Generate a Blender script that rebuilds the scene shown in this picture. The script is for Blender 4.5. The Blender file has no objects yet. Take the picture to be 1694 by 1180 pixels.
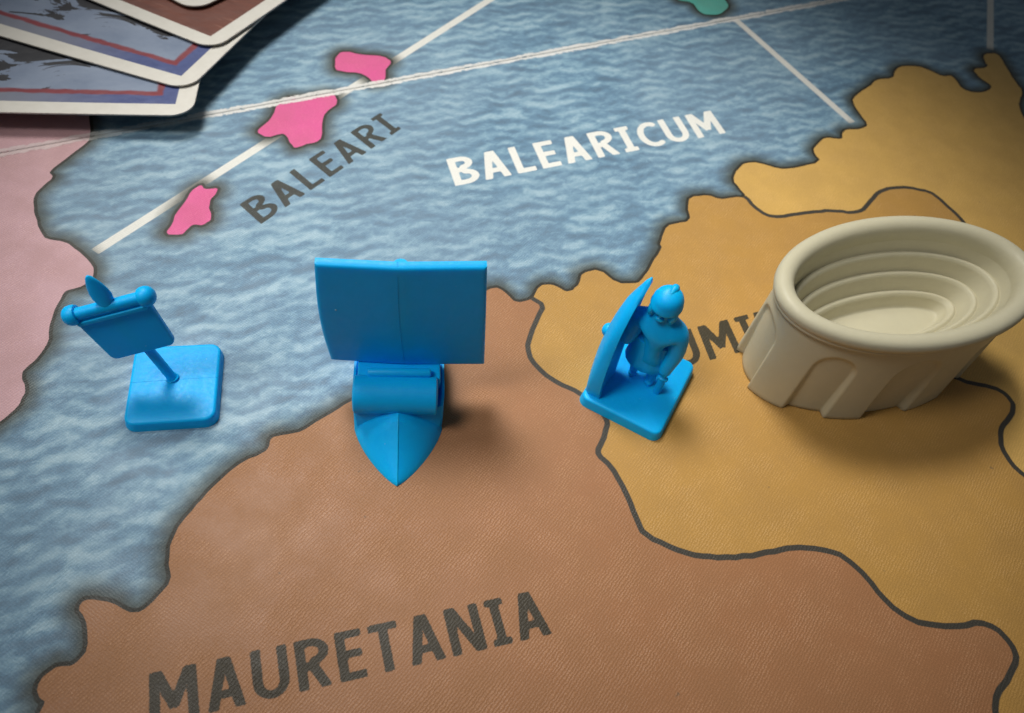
import bpy, bmesh, math, random
import numpy as np
from mathutils import Vector, Matrix

random.seed(4)
MM = 0.001
scene = bpy.context.scene
COL = scene.collection
R = math.radians

# ------------------------------------------------------------------ camera
# z = 0 is the printed face of the board; the camera hangs 115 mm above it.
CAM_H = 115.0
FPX, PP, NADIR = 1300.0, (847.0, 590.0), (668.0, 1560.0)
_n = np.array([NADIR[0] - PP[0], NADIR[1] - PP[1], FPX]); _n /= np.linalg.norm(_n)
_x = np.array([1, 0, 0.]) - _n * _n[0]; _x /= np.linalg.norm(_x)
_y = np.cross(_n, _x)
if _y[1] > 0:
    _y = -_y
CM = np.array([_x, _y, -_n])


def at(px, py, z=0.0):
    """point of the board plane (mm) measured on the photograph"""
    r = CM @ np.array([px - PP[0], py - PP[1], FPX])
    t = (z - CAM_H) / r[2]
    return np.array([r[0] * t, r[1] * t])


cam_data = bpy.data.cameras.new("camera")
cam = bpy.data.objects.new("camera", cam_data)
COL.objects.link(cam)
cam_data.sensor_width = 36.0
cam_data.lens = FPX / 1694.0 * 36.0
cam_data.clip_start = 0.005
cam_data.clip_end = 20.0
right, up, back = CM @ np.array([1, 0, 0.]), CM @ np.array([0, -1, 0.]), CM @ np.array([0, 0, -1.])
mw = Matrix.Identity(4)
for i in range(3):
    mw[i][0], mw[i][1], mw[i][2] = right[i], up[i], back[i]
mw[2][3] = CAM_H * MM
cam.matrix_world = mw
cam_data.dof.use_dof = True
cam_data.dof.focus_distance = 0.128
cam_data.dof.aperture_fstop = 32
scene.camera = cam

# ------------------------------------------------------------------ world and lamps
world = bpy.data.worlds.new("World")
scene.world = world
world.use_nodes = True
bg = world.node_tree.nodes["Background"]
bg.inputs[0].default_value = (0.86, 0.93, 1.0, 1)
bg.inputs[1].default_value = 0.085


def area(name, loc, target, size, power, color, spread):
    d = bpy.data.lights.new(name, 'AREA')
    d.shape = 'DISK'
    d.size = size
    d.energy = power
    d.color = color
    d.spread = R(spread)
    o = bpy.data.objects.new(name, d)
    COL.objects.link(o)
    o.location = Vector(loc) * MM
    o.rotation_euler = (Vector(target) - Vector(loc)).to_track_quat('-Z', 'Y').to_euler()
    return o


area("window_light", (-70, 245, 265), (14, 122, 0), 0.21, 0.110, (1.0, 0.985, 0.95), 26)
area("fill_light", (-150, 60, 265), (8, 114, 0), 0.19, 0.040, (1.0, 0.98, 0.95), 24)  # unseen fill lamp added from the left, narrow so the edges stay dark

scene.view_settings.view_transform = 'Standard'
scene.view_settings.look = 'None'
scene.view_settings.gamma = 1.0
scene.view_settings.exposure = 0.0


# ------------------------------------------------------------------ node helpers
class NT:
    def __init__(self, name):
        self.m = bpy.data.materials.new(name)
        self.m.use_nodes = True
        self.t = self.m.node_tree
        self.b = self.t.nodes["Principled BSDF"]

    def n(self, typ, **kw):
        nd = self.t.nodes.new(typ)
        for k, v in kw.items():
            setattr(nd, k, v)
        return nd

    def put(self, sock, v):
        if isinstance(v, bpy.types.NodeSocket):
            self.t.links.new(v, sock)
        elif isinstance(v, (tuple, list)) and len(v) == 3 and sock.type == 'RGBA':
            sock.default_value = (*v, 1)
        else:
            sock.default_value = v

    def math(self, op, a, b=None, c=None, clamp=False):
        nd = self.n('ShaderNodeMath', operation=op, use_clamp=clamp)
        self.put(nd.inputs[0], a)
        if b is not None:
            self.put(nd.inputs[1], b)
        if c is not None:
            self.put(nd.inputs[2], c)
        return nd.outputs[0]

    def step(self, v, lo, hi, out0=0.0, out1=1.0):
        nd = self.n('ShaderNodeMapRange', interpolation_type='SMOOTHSTEP')
        self.put(nd.inputs[0], v)
        for i, k in enumerate((lo, hi, out0, out1)):
            self.put(nd.inputs[1 + i], k)
        return nd.outputs[0]

    def mix(self, f, a, b, blend='MIX'):
        nd = self.n('ShaderNodeMix', data_type='RGBA', blend_type=blend)
        self.put(nd.inputs[0], f)
        self.put(nd.inputs[6], a)
        self.put(nd.inputs[7], b)
        return nd.outputs[2]

    def attr(self, name, out=2):
        return self.n('ShaderNodeAttribute', attribute_name=name).outputs[out]

    def obj(self, scale=1.0, rot=0.0, loc=(0, 0, 0)):
        tc = self.n('ShaderNodeTexCoord')
        mp = self.n('ShaderNodeMapping')
        self.t.links.new(tc.outputs['Object'], mp.inputs[0])
        mp.inputs['Location'].default_value = loc
        mp.inputs['Rotation'].default_value = (0, 0, rot)
        mp.inputs['Scale'].default_value = scale if isinstance(scale, tuple) else (scale,) * 3
        return mp.outputs[0]

    def noise(self, vec, scale, detail=4.0, rough=0.55, dist=0.0, out=0):
        nd = self.n('ShaderNodeTexNoise')
        self.put(nd.inputs['Vector'], vec)
        nd.inputs['Scale'].default_value = scale
        nd.inputs['Detail'].default_value = detail
        nd.inputs['Roughness'].default_value = rough
        nd.inputs['Distortion'].default_value = dist
        return nd.outputs[out]

    def wave(self, vec, scale, dist=0.0, dscale=1.0, detail=2.0, direction='Y', profile='SIN'):
        nd = self.n('ShaderNodeTexWave', wave_type='BANDS', bands_direction=direction, wave_profile=profile)
        self.put(nd.inputs['Vector'], vec)
        nd.inputs['Scale'].default_value = scale
        nd.inputs['Distortion'].default_value = dist
        nd.inputs['Detail'].default_value = detail
        nd.inputs['Detail Scale'].default_value = dscale
        return nd.outputs[1]

    def bump(self, h, strength, dist, normal=None):
        nd = self.n('ShaderNodeBump')
        self.put(nd.inputs['Strength'], strength)
        nd.inputs['Distance'].default_value = dist
        self.put(nd.inputs['Height'], h)
        if normal is not None:
            self.put(nd.inputs['Normal'], normal)
        return nd.outputs[0]


K = 1.0 / MM      # object coordinates -> millimetres


def plastic(name, color, rough, sss, radius, spec=0.25, mottle=0.06):
    t = NT(name)
    co = t.obj(K)
    nz = t.noise(co, 0.35, 3)
    lo = tuple(c * (1 - mottle) for c in color)
    hi = tuple(min(1, c * (1 + mottle)) for c in color)
    dust = t.step(t.noise(co, 1.7, 2, 0.5), 0.745, 0.79, 0, 0.35)
    pale = tuple(0.5 * c + 0.4 for c in color)
    t.put(t.b.inputs['Base Color'], t.mix(dust, t.mix(nz, lo, hi), pale))
    t.put(t.b.inputs['Roughness'], t.step(t.noise(co, 1.1, 4), 0.3, 0.7, rough - 0.05, rough + 0.07))
    t.b.inputs['Specular IOR Level'].default_value = spec
    t.b.inputs['Subsurface Weight'].default_value = sss
    t.b.inputs['Subsurface Radius'].default_value = radius
    t.b.inputs['Subsurface Scale'].default_value = 0.001
    h = t.math('ADD', t.math('MULTIPLY', t.noise(co, 0.6, 2), 1.0), t.math('MULTIPLY', t.noise(co, 6.0, 3), 0.12))
    t.put(t.b.inputs['Normal'], t.bump(h, 0.35, 0.00012))
    return t.m


BLUE = plastic("blue_plastic", (0.0005, 0.45, 0.95), 0.43, 0.35, (0.5, 0.9, 1.3))
CREAM = plastic("cream_plastic", (0.53, 0.49, 0.345), 0.44, 0.08, (1.2, 1.0, 0.7), spec=0.25, mottle=0.04)


# ------------------------------------------------------------------ object helpers
def link(o, parent=None):
    COL.objects.link(o)
    if parent is not None:
        o.parent = parent
    return o


def thing(name, label, cat, loc, rotz=0.0, group=None):
    o = bpy.data.objects.new(name, None)
    o.empty_display_size = 0.005
    COL.objects.link(o)
    o.location = Vector(loc) * MM
    o.rotation_euler = (0, 0, rotz)
    o["label"] = label
    o["category"] = cat
    if group:
        o["group"] = group
    return o


def finish(name, bm, mat, parent, smooth=True, angle=38):
    bmesh.ops.remove_doubles(bm, verts=bm.verts, dist=1e-5)
    bmesh.ops.recalc_face_normals(bm, faces=bm.faces)
    bmesh.ops.scale(bm, vec=(MM, MM, MM), verts=bm.verts)
    me = bpy.data.meshes.new(name)
    bm.to_mesh(me)
    bm.free()
    if smooth:
        me.shade_smooth()
        me.set_sharp_from_angle(angle=R(angle))
    me.materials.append(mat)
    return link(bpy.data.objects.new(name, me), parent)


def loft(bm, rings, cap0=True, cap1=True, closed=True):
    vs = [[bm.verts.new(p) for p in r] for r in rings]
    k = len(vs[0])
    for a, b in zip(vs, vs[1:]):
        for i in range(k if closed else k - 1):
            j = (i + 1) % k
            bm.faces.new((a[i], a[j], b[j], b[i]))
    if cap0:
        bm.faces.new(vs[0][::-1])
    if cap1:
        bm.faces.new(vs[-1])
    return vs


def rr(hx, hy, r, n=6, cx=0.0, cy=0.0):
    pts = []
    for sx, sy, a0 in ((1, 1, 0), (-1, 1, 90), (-1, -1, 180), (1, -1, 270)):
        for i in range(n + 1):
            a = R(a0 + 90 * i / n)
            pts.append((cx + sx * (hx - r) + r * math.cos(a), cy + sy * (hy - r) + r * math.sin(a)))
    return pts


def slab(bm, hx, hy, r, h, edge=0.5, draft=0.3, z0=0.0, frame=None, n=6, bottom_round=0.0):
    """rounded-corner plate with softened edges; frame maps (x, y, z) somewhere else"""
    frame = frame or (lambda p: p)
    lv = []
    if bottom_round:
        for k in range(4):
            a = R(90 * k / 4)
            lv.append((z0 + bottom_round * (1 - math.sin(a)), bottom_round * (1 - math.cos(a))))
        lv = [(z0 + bottom_round * (1 - math.cos(R(90 * k / 4))), bottom_round * (1 - math.sin(R(90 * k / 4)))) for k in range(5)]
    else:
        lv = [(z0, 0.0)]
    for k in range(6):
        a = R(90 * k / 5)
        lv.append((z0 + h - edge + edge * math.sin(a), draft + edge * (1 - math.cos(a))))
    rings = [[frame((x, y, z)) for x, y in rr(hx - i, hy - i, max(0.05, r - i), n)] for z, i in lv]
    loft(bm, rings)


def tube(bm, pts, radii, n=16, flat=None):
    """round bar through pts with a radius at each"""
    pts = [Vector(p) for p in pts]
    rings = []
    ref = None
    for i, p in enumerate(pts):
        d = (pts[min(i + 1, len(pts) - 1)] - pts[max(i - 1, 0)]).normalized()
        if ref is None:
            ref = Vector((0, 0, 1)) if abs(d.z) < 0.9 else Vector((1, 0, 0))
        u = (ref - d * ref.dot(d)).normalized()
        v = d.cross(u)
        ref = u
        rings.append([p + (u * math.cos(2 * math.pi * k / n) + v * math.sin(2 * math.pi * k / n)) * radii[i] for k in range(n)])
    loft(bm, rings)


def capsule(bm, p0, p1, r, n=16, e=0.25):
    p0, p1 = Vector(p0), Vector(p1)
    d = (p1 - p0).normalized()
    prof = [(0.0, 0.62 * r), (e * 0.35, 0.9 * r), (e, r)]
    pts = [p0 + d * a for a, _ in prof] + [p1 - d * a for a, _ in prof[::-1]]
    tube(bm, pts, [b for _, b in prof] + [b for _, b in prof[::-1]], n)


def ball(bm, c, r, sx=1, sy=1, sz=1, n=20, axis=None):
    m = bmesh.ops.create_uvsphere(bm, u_segments=n, v_segments=n // 2 + 2, radius=r)
    for v in m['verts']:
        v.co = Vector((v.co.x * sx, v.co.y * sy, v.co.z * sz))
    if axis is not None:
        q = Vector((0, 0, 1)).rotation_difference(Vector(axis).normalized())
        for v in m['verts']:
            v.co = q @ v.co
    for v in m['verts']:
        v.co += Vector(c)


# ------------------------------------------------------------------ the map print, measured on the photograph (pixels)
PINK_COAST = [(148, 150), (148, 192), (150, 226), (144, 236), (114, 259), (81, 284), (88, 294), (72, 307), (56, 322), (56, 348),
              (64, 381), (76, 396), (108, 400), (127, 414), (149, 432), (156, 447), (154, 460), (139, 473), (110, 480), (102, 489),
              (89, 519), (80, 545), (80, 566), (64, 590), (39, 612), (36, 625), (42, 640), (40, 655), (30, 673), (0, 698),
              (-60, 740), (-160, 800), (-420, 830), (-420, 150), (-60, -150), (40, -150), (120, -40)]
ISLE_LOW = [(332, 305), (338, 313), (347, 313), (361, 311), (358, 320), (348, 330), (346, 340), (350, 356), (346, 367), (336, 372.5),
            (319, 371), (310, 379), (301, 389), (272, 387.5), (285, 370), (291, 353.5), (306, 334.5), (316, 317)]
ISLE_MID = [(458, 174), (468, 165), (480, 160), (510, 161), (535, 154), (552, 155), (560, 169.5), (537, 187), (533, 201), (533, 227),
            (524, 236), (504, 239), (488, 246), (481, 239), (474, 224), (465, 220), (440.5, 228.5), (423, 217), (442, 204), (452, 190)]
ISLE_TOP = [(556, 92), (564, 86), (576, 86), (593, 90), (634, 93), (649, 103), (638, 113), (638, 125), (635, 137), (618, 139),
            (610.5, 128), (593, 120.5), (570, 119), (553, 115)]
TEAL = [(1110, -30), (1117, 0), (1146, 3.5), (1154, 17.5), (1167, 24.5), (1191, 24.5), (1207, 10.5), (1198, 0), (1195, -30), (1150, -45)]
AFRICA = [(20, 1260), (60, 1190), (76, 1160.5), (66, 1156), (60, 1138), (74, 1116), (98, 1101.5), (123, 1101.5), (146.5, 1074),
          (145, 1033), (133, 1013), (132, 999), (140, 992), (157, 991), (182, 998), (211, 1013), (233.5, 1013), (260.6, 988), (283, 961),
          (279, 924.5), (283, 895), (300, 865), (344, 814), (388, 772), (418, 757), (446, 742.6), (447, 723), (472, 720), (500, 713),
          (516, 702.6), (553, 681), (587, 660), (640, 620), (690, 580), (740, 540), (780, 500), (808, 478), (826, 476.5), (840, 487),
          (853, 501), (881, 496), (892, 472), (913, 470), (926, 478), (937, 483), (950, 478), (958, 470), (963, 451), (992, 446), (1021, 468.6),
          (1050, 468.6), (1059, 467), (1075, 444), (1085, 425), (1096, 411), (1092, 402.5), (1100, 380), (1110, 370), (1144, 366),
          (1137, 342), (1142, 326), (1172, 322.5), (1188, 330), (1216, 326), (1235, 326), (1223, 312), (1212, 298), (1219, 280.5),
          (1233, 270), (1254, 269), (1289, 279), (1310, 279), (1359.5, 268), (1344, 249), (1352, 238), (1366, 227), (1394, 231),
          (1393, 222.5), (1398, 214), (1426, 214), (1437, 207), (1419, 184), (1410, 168), (1415.5, 158), (1437, 144), (1451, 131.5),
          (1477, 130), (1482, 114), (1493, 109), (1521, 110), (1540, 117.5), (1559, 127), (1573, 124.5), (1580, 131), (1591, 147),
          (1612, 154), (1636, 151), (1642, 142), (1622, 130), (1608, 114), (1636, 112), (1626, 96), (1629, 89), (1650, 88),
          (1661, 105), (1678, 133), (1692, 151), (1687, 165), (1686, 179), (1694, 196), (1720, 230), (1800, 250), (2000, 300), (2600, 330),
          (2600, 1700), (-200, 1700)]
GOLD_LINE = [(1216, 322), (1235, 326), (1247, 342), (1268, 356), (1289, 359.5), (1328, 352), (1377, 348), (1408.6, 352), (1426, 349), (1437, 337),
             (1451, 319), (1475, 310), (1503, 310), (1538, 317), (1556, 330), (1591, 363), (1640, 430), (1600, 540), (1540, 600),
             (1586, 629.5), (1644, 641), (1666, 653), (1677, 671), (1674, 687), (1657, 707), (1655, 720), (1657, 741), (1674, 768), (1694, 786),
             (1760, 830), (1900, 900)]
MAUR_LINE = [(878, 492), (900, 505), (890, 525), (877, 554), (872.6, 576.5), (879, 596), (898, 617), (924, 634.5), (958, 649),
             (995, 680), (1006, 697), (1001, 718), (990, 741), (989, 752), (1010, 770), (1035.5, 814), (1051.5, 855), (1065, 885),
             (1134, 917), (1202.6, 924), (1271, 914.6), (1312, 905), (1358, 908), (1399, 921.5), (1436, 956), (1468, 999), (1509, 1027),
             (1555, 1036), (1591.6, 1036), (1619, 1029), (1646.5, 1038), (1674, 1065.6), (1683, 1091), (1669, 1120.6), (1649, 1148),
             (1645, 1180), (1660, 1230), (1760, 1330)]
LANES = [((157, 416.5), (812, -1.5)), ((1213, 29), (1410, 203)), ((1639, -60), (1638, 82))]
LANE_EXT = ((812, -1.5), (900, -58))
# region zones may run out over the sea: the coast cuts them
ZONES = [
    ((0.60, 0.36, 0.385), [(-700, -300), (260, -300), (230, 420), (230, 520), (120, 760), (-700, 900)]),
    ((0.74, 0.10, 0.30), [(262, 400), (262, 290), (400, 230), (410, 170), (540, 70), (660, 70), (665, 150), (580, 180), (550, 255), (380, 330), (365, 400)]),
    ((0.12, 0.52, 0.43), [(1080, -120), (1230, -120), (1230, 40), (1100, 40)]),
    ((0.68, 0.415, 0.115), [(1216, 322), (1180, 300), (1150, 240), (1300, 60), (2700, 60), (2700, 1000), (1900, 900)] + GOLD_LINE[::-1][1:-1]),
    ((0.50, 0.275, 0.070), [(1216, 322)] + GOLD_LINE[1:] + [(2300, 1000), (2300, 1600), (1760, 1330)] + MAUR_LINE[::-1][1:] +
     [(850, 465), (850, 400), (1060, 340), (1130, 290), (1190, 305)]),
]
MAUR_COL = (0.375, 0.172, 0.076)

# glyph strokes, cap height 1: 'b' = flat-ended bars, 'c' = round-ended chains
def arc(cx, cy, rx, ry, a0, a1, n=9):
    return [(cx + rx * math.cos(R(a0 + (a1 - a0) * i / n)), cy + ry * math.sin(R(a0 + (a1 - a0) * i / n))) for i in range(n + 1)]


def glyph(ch, w):
    h = w / 2
    q = w * 0.86          # horizontals a little thinner
    g = q / 2
    if ch == 'A':
        return 0.66, [('b', [(-0.02 + h, -0.1), (0.335 - h * 0.12, 1.08)]), ('b', [(0.68 - h, -0.1), (0.325 + h * 0.12, 1.08)]), ('b', [(0.17, 0.29), (0.49, 0.29)])]
    if ch == 'B':
        return 0.585, [('b', [(h, 0), (h, 1)]), ('b', [(h, 1 - g), (0.29, 1 - g)]), ('b', [(h, g), (0.30, g)]), ('b', [(h, 0.53), (0.30, 0.53)]),
                       ('c', [(0.28, 1 - g)] + arc(0.30, 0.765, 0.225 - h * 0.2, 0.235 - g, 80, -80) + [(0.29, 0.53)]),
                       ('c', [(0.30, 0.53)] + arc(0.31, 0.265, 0.265 - h * 0.2, 0.265 - g, 80, -80) + [(0.29, g)])]
    if ch == 'L':
        return 0.49, [('b', [(h, 0), (h, 1)]), ('b', [(h, g), (0.49, g)])]
    if ch == 'E':
        return 0.50, [('b', [(h, 0), (h, 1)]), ('b', [(h, g), (0.5, g)]), ('b', [(h, 1 - g), (0.5, 1 - g)]), ('b', [(h, 0.52), (0.47, 0.52)])]
    if ch == 'T':
        return 0.56, [('b', [(0.28, 0), (0.28, 1)]), ('b', [(0, 1 - g), (0.56, 1 - g)])]
    if ch == 'I':
        return 0.38, [('b', [(0.19, 0), (0.19, 1)]), ('b', [(0.0, g * .85), (0.38, g * .85)]), ('b', [(0.0, 1 - g * .85), (0.38, 1 - g * .85)])]
    if ch == 'N':
        return 0.68, [('b', [(h, 0), (h, 1)]), ('b', [(0.68 - h, 0), (0.68 - h, 1)]), ('b', [(h * 0.9, 1.07), (0.68 - h * 0.9, -0.07)])]
    if ch == 'M':
        return 0.84, [('b', [(h, 0), (h + 0.015, 1)]), ('b', [(0.84 - h, 0), (0.825 - h, 1)]), ('b', [(h, 1.1), (0.435, 0.26)]), ('b', [(0.84 - h, 1.1), (0.405, 0.26)])]
    if ch == 'U':
        return 0.66, [('b', [(h, 0.33), (h, 1)]), ('b', [(0.66 - h, 0.33), (0.66 - h, 1)]), ('c', [(h, 0.40)] + arc(0.33, 0.34, 0.33 - h, 0.34 - g, 180, 360, 12) + [(0.66 - h, 0.40)])]
    if ch == 'C':
        return 0.58, [('c', arc(0.40, 0.5, 0.40 - h, 0.5 - g, 62, 298, 16))]
    if ch == 'R':
        return 0.61, [('b', [(h, 0), (h, 1)]), ('b', [(h, 1 - g), (0.29, 1 - g)]), ('b', [(h, 0.46), (0.30, 0.46)]),
                      ('c', [(0.28, 1 - g)] + arc(0.295, 0.73, 0.255 - h * 0.25, 0.27 - g, 80, -80) + [(0.28, 0.46)]), ('b', [(0.27, 0.52), (0.60 - h * 0.5, -0.1)])]
    if ch == 'D':
        return 0.66, [('b', [(h, 0), (h, 1)]), ('c', [(h, 1 - g), (0.25, 1 - g)] + arc(0.27, 0.5, 0.38 - h, 0.5 - g, 85, -85, 12) + [(0.25, g), (h, g)])]


# (word, weight, spacing, first baseline point, last baseline point, up vector at start, up vector at end, layer)
WORDS = [
    ("MAURETANIA", 0.185, 0.135, (247, 1203), (914, 1049), (-8, -86), (-19, -76), 'ink'),
    ("BALEARI", 0.172, 0.16, (432, 371), (664, 213), (-36, -34), (-35, -25), 'ink'),
    ("BALEARICUM", 0.185, 0.16, (753.5, 308), (1201, 220), (-15.5, -42), (-26, -39), 'white'),
    ("NUMIDIA", 0.18, 0.15, (1066, 625), (1388, 540), (-22, -56), (-26, -52), 'ink'),
]

# ------------------------------------------------------------------ game board
FOLD_O = at(0, 257) + np.array([-0.43811, 0.89892]) * 0.75
FOLD_A = R(25.983)
FC, FS = math.cos(FOLD_A), math.sin(FOLD_A)


def fold(p):
    q = np.asarray(p, float) - FOLD_O
    return np.array([q[0] * FC + q[1] * FS, -q[0] * FS + q[1] * FC])


def fpx(p):
    return fold(at(*p))


def chaikin(P, closed=True, t=0.22):
    P = np.asarray(P, float)
    out = []
    n = len(P)
    for i in range(n if closed else n - 1):
        a, b = P[i], P[(i + 1) % n]
        if not closed and i == 0:
            out.append(a)
        out += [a * (1 - t) + b * t, a * t + b * (1 - t)]
    if not closed:
        out.append(P[-1])
    return np.array(out)


def wobble(P, amp=0.10, closed=True, seed=0):
    """printed hand-drawn outline: resample and jitter by a tenth of a millimetre"""
    rng = np.random.default_rng(seed)
    P = np.vstack([P, P[:1]]) if closed else P
    out = []
    for a, b in zip(P, P[1:]):
        L = np.linalg.norm(b - a)
        k = max(1, min(12, int(L / 1.1)))
        for i in range(k):
            p = a + (b - a) * i / k
            out.append(p + (rng.normal(size=2) * amp if L < 30 else 0))
    if not closed:
        out.append(P[-1])
    return np.array(out)


def grid_axis(lo, hi, a, b, fine):
    """fine steps between a and b, growing steps out to lo and hi"""
    xs = list(np.arange(a, b, fine)) + [b]
    left, right_ = [], []
    s, x = fine, a
    while x - s > lo:
        s *= 1.35; x -= s
        if x > lo:
            left.append(x)
    s, x = fine, b
    while x + s < hi:
        s *= 1.35; x += s
        if x < hi:
            right_.append(x)
    return np.array(([lo] if lo < a else []) + left[::-1] + xs + right_ + ([hi] if hi > b else []))


class Layer:
    def __init__(self, xs, ys):
        self.xs, self.ys = xs, ys
        self.X, self.Y = np.meshgrid(xs, ys)

    def window(self, lo, hi):
        i0, i1 = np.searchsorted(self.xs, lo[0]), np.searchsorted(self.xs, hi[0], 'right')
        j0, j1 = np.searchsorted(self.ys, lo[1]), np.searchsorted(self.ys, hi[1], 'right')
        return slice(j0, j1), slice(i0, i1)

    def full(self, v):
        return np.full(self.X.shape, v, np.float32)

    def seg(self, F, a, b, reach):
        w = self.window(np.minimum(a, b) - reach, np.maximum(a, b) + reach)
        X, Y = self.X[w], self.Y[w]
        if X.size == 0:
            return
        d = b - a
        L2 = max(1e-9, d @ d)
        t = np.clip(((X - a[0]) * d[0] + (Y - a[1]) * d[1]) / L2, 0, 1)
        D = np.hypot(X - a[0] - t * d[0], Y - a[1] - t * d[1])
        F[w] = np.minimum(F[w], D)

    def line(self, F, P, reach, closed=False):
        n = len(P)
        for i in range(n if closed else n - 1):
            self.seg(F, P[i], P[(i + 1) % n], reach)

    def inside(self, P):
        M = np.zeros(self.X.shape, bool)
        n = len(P)
        for i in range(n):
            a, b = P[i], P[(i + 1) % n]
            if a[1] == b[1]:
                continue
            if a[1] > b[1]:
                a, b = b, a
            j0, j1 = np.searchsorted(self.ys, a[1]), np.searchsorted(self.ys, b[1])
            for j in range(j0, j1):
                xc = a[0] + (b[0] - a[0]) * (self.ys[j] - a[1]) / (b[1] - a[1])
                M[j, :np.searchsorted(self.xs, xc)] ^= True
        return M

    def word(self, F, spec):
        word, w, gap, b0, b1, u0, u1, _ = spec
        A, B = fpx(b0), fpx(b1)
        U0 = fpx((b0[0] + u0[0], b0[1] + u0[1])) - A
        U1 = fpx((b1[0] + u1[0], b1[1] + u1[1])) - B
        U = (U0 + U1) / 2
        glyphs = [glyph(c, w) for c in word]
        total = sum(g[0] for g in glyphs) + gap * (len(word) - 1)
        E = (B - A) / total
        cap = np.linalg.norm(U)
        inv = np.linalg.inv(np.array([E, U]).T)
        x = 0.0
        for adv, strokes in glyphs:
            c = [A + E * (x + i * adv) + U * j for i in (-0.25, 1.25) for j in (-0.25, 1.25)]
            win = self.window(np.min(c, 0), np.max(c, 0))
            X, Y = self.X[win], self.Y[win]
            if X.size:
                u = inv[0, 0] * (X - A[0]) + inv[0, 1] * (Y - A[1]) - x
                v = inv[1, 0] * (X - A[0]) + inv[1, 1] * (Y - A[1])
                D = np.full(X.shape, 9.0)
                for kind, pts in strokes:
                    pts = [np.array(p) for p in pts]
                    for p, q in zip(pts, pts[1:]):
                        d = q - p
                        L = np.linalg.norm(d)
                        horiz = abs(d[1]) < 1e-6 and kind == 'b'
                        hw = w / 2 * (0.86 if horiz else 1.0)
                        if kind == 'c':          # round stroke, thinner where it runs level
                            hw = w / 2 * (1.0 - 0.14 * (abs(d[0]) / L))
                        d = d / L
                        al = (u - p[0]) * d[0] + (v - p[1]) * d[1]
                        pe = np.abs((u - p[0]) * -d[1] + (v - p[1]) * d[0])
                        if kind == 'b':
                            e = np.maximum(np.abs(al - L / 2) - L / 2, pe - hw)
                        else:
                            e = np.hypot(al - np.clip(al, 0, L), pe) - hw
                        D = np.minimum(D, e)
                D = np.maximum(D, np.maximum(v - 1, -v))
                F[win] = np.minimum(F[win], D * cap)
            x += adv + gap


land_polys = [wobble(chaikin([fpx(p) for p in P]), 0.07, True, i) for i, P in enumerate((PINK_COAST, ISLE_LOW, ISLE_MID, ISLE_TOP, TEAL, AFRICA))]
border_lines = [wobble(chaikin([fpx(p) for p in P], False), 0.05, False, 20 + i) for i, P in enumerate((GOLD_LINE, MAUR_LINE))]
zones = [(c, np.array([fpx(p) for p in Z])) for c, Z in ZONES]
lanes = [(fpx(a), fpx(b)) for a, b in LANES + [LANE_EXT]]


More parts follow.
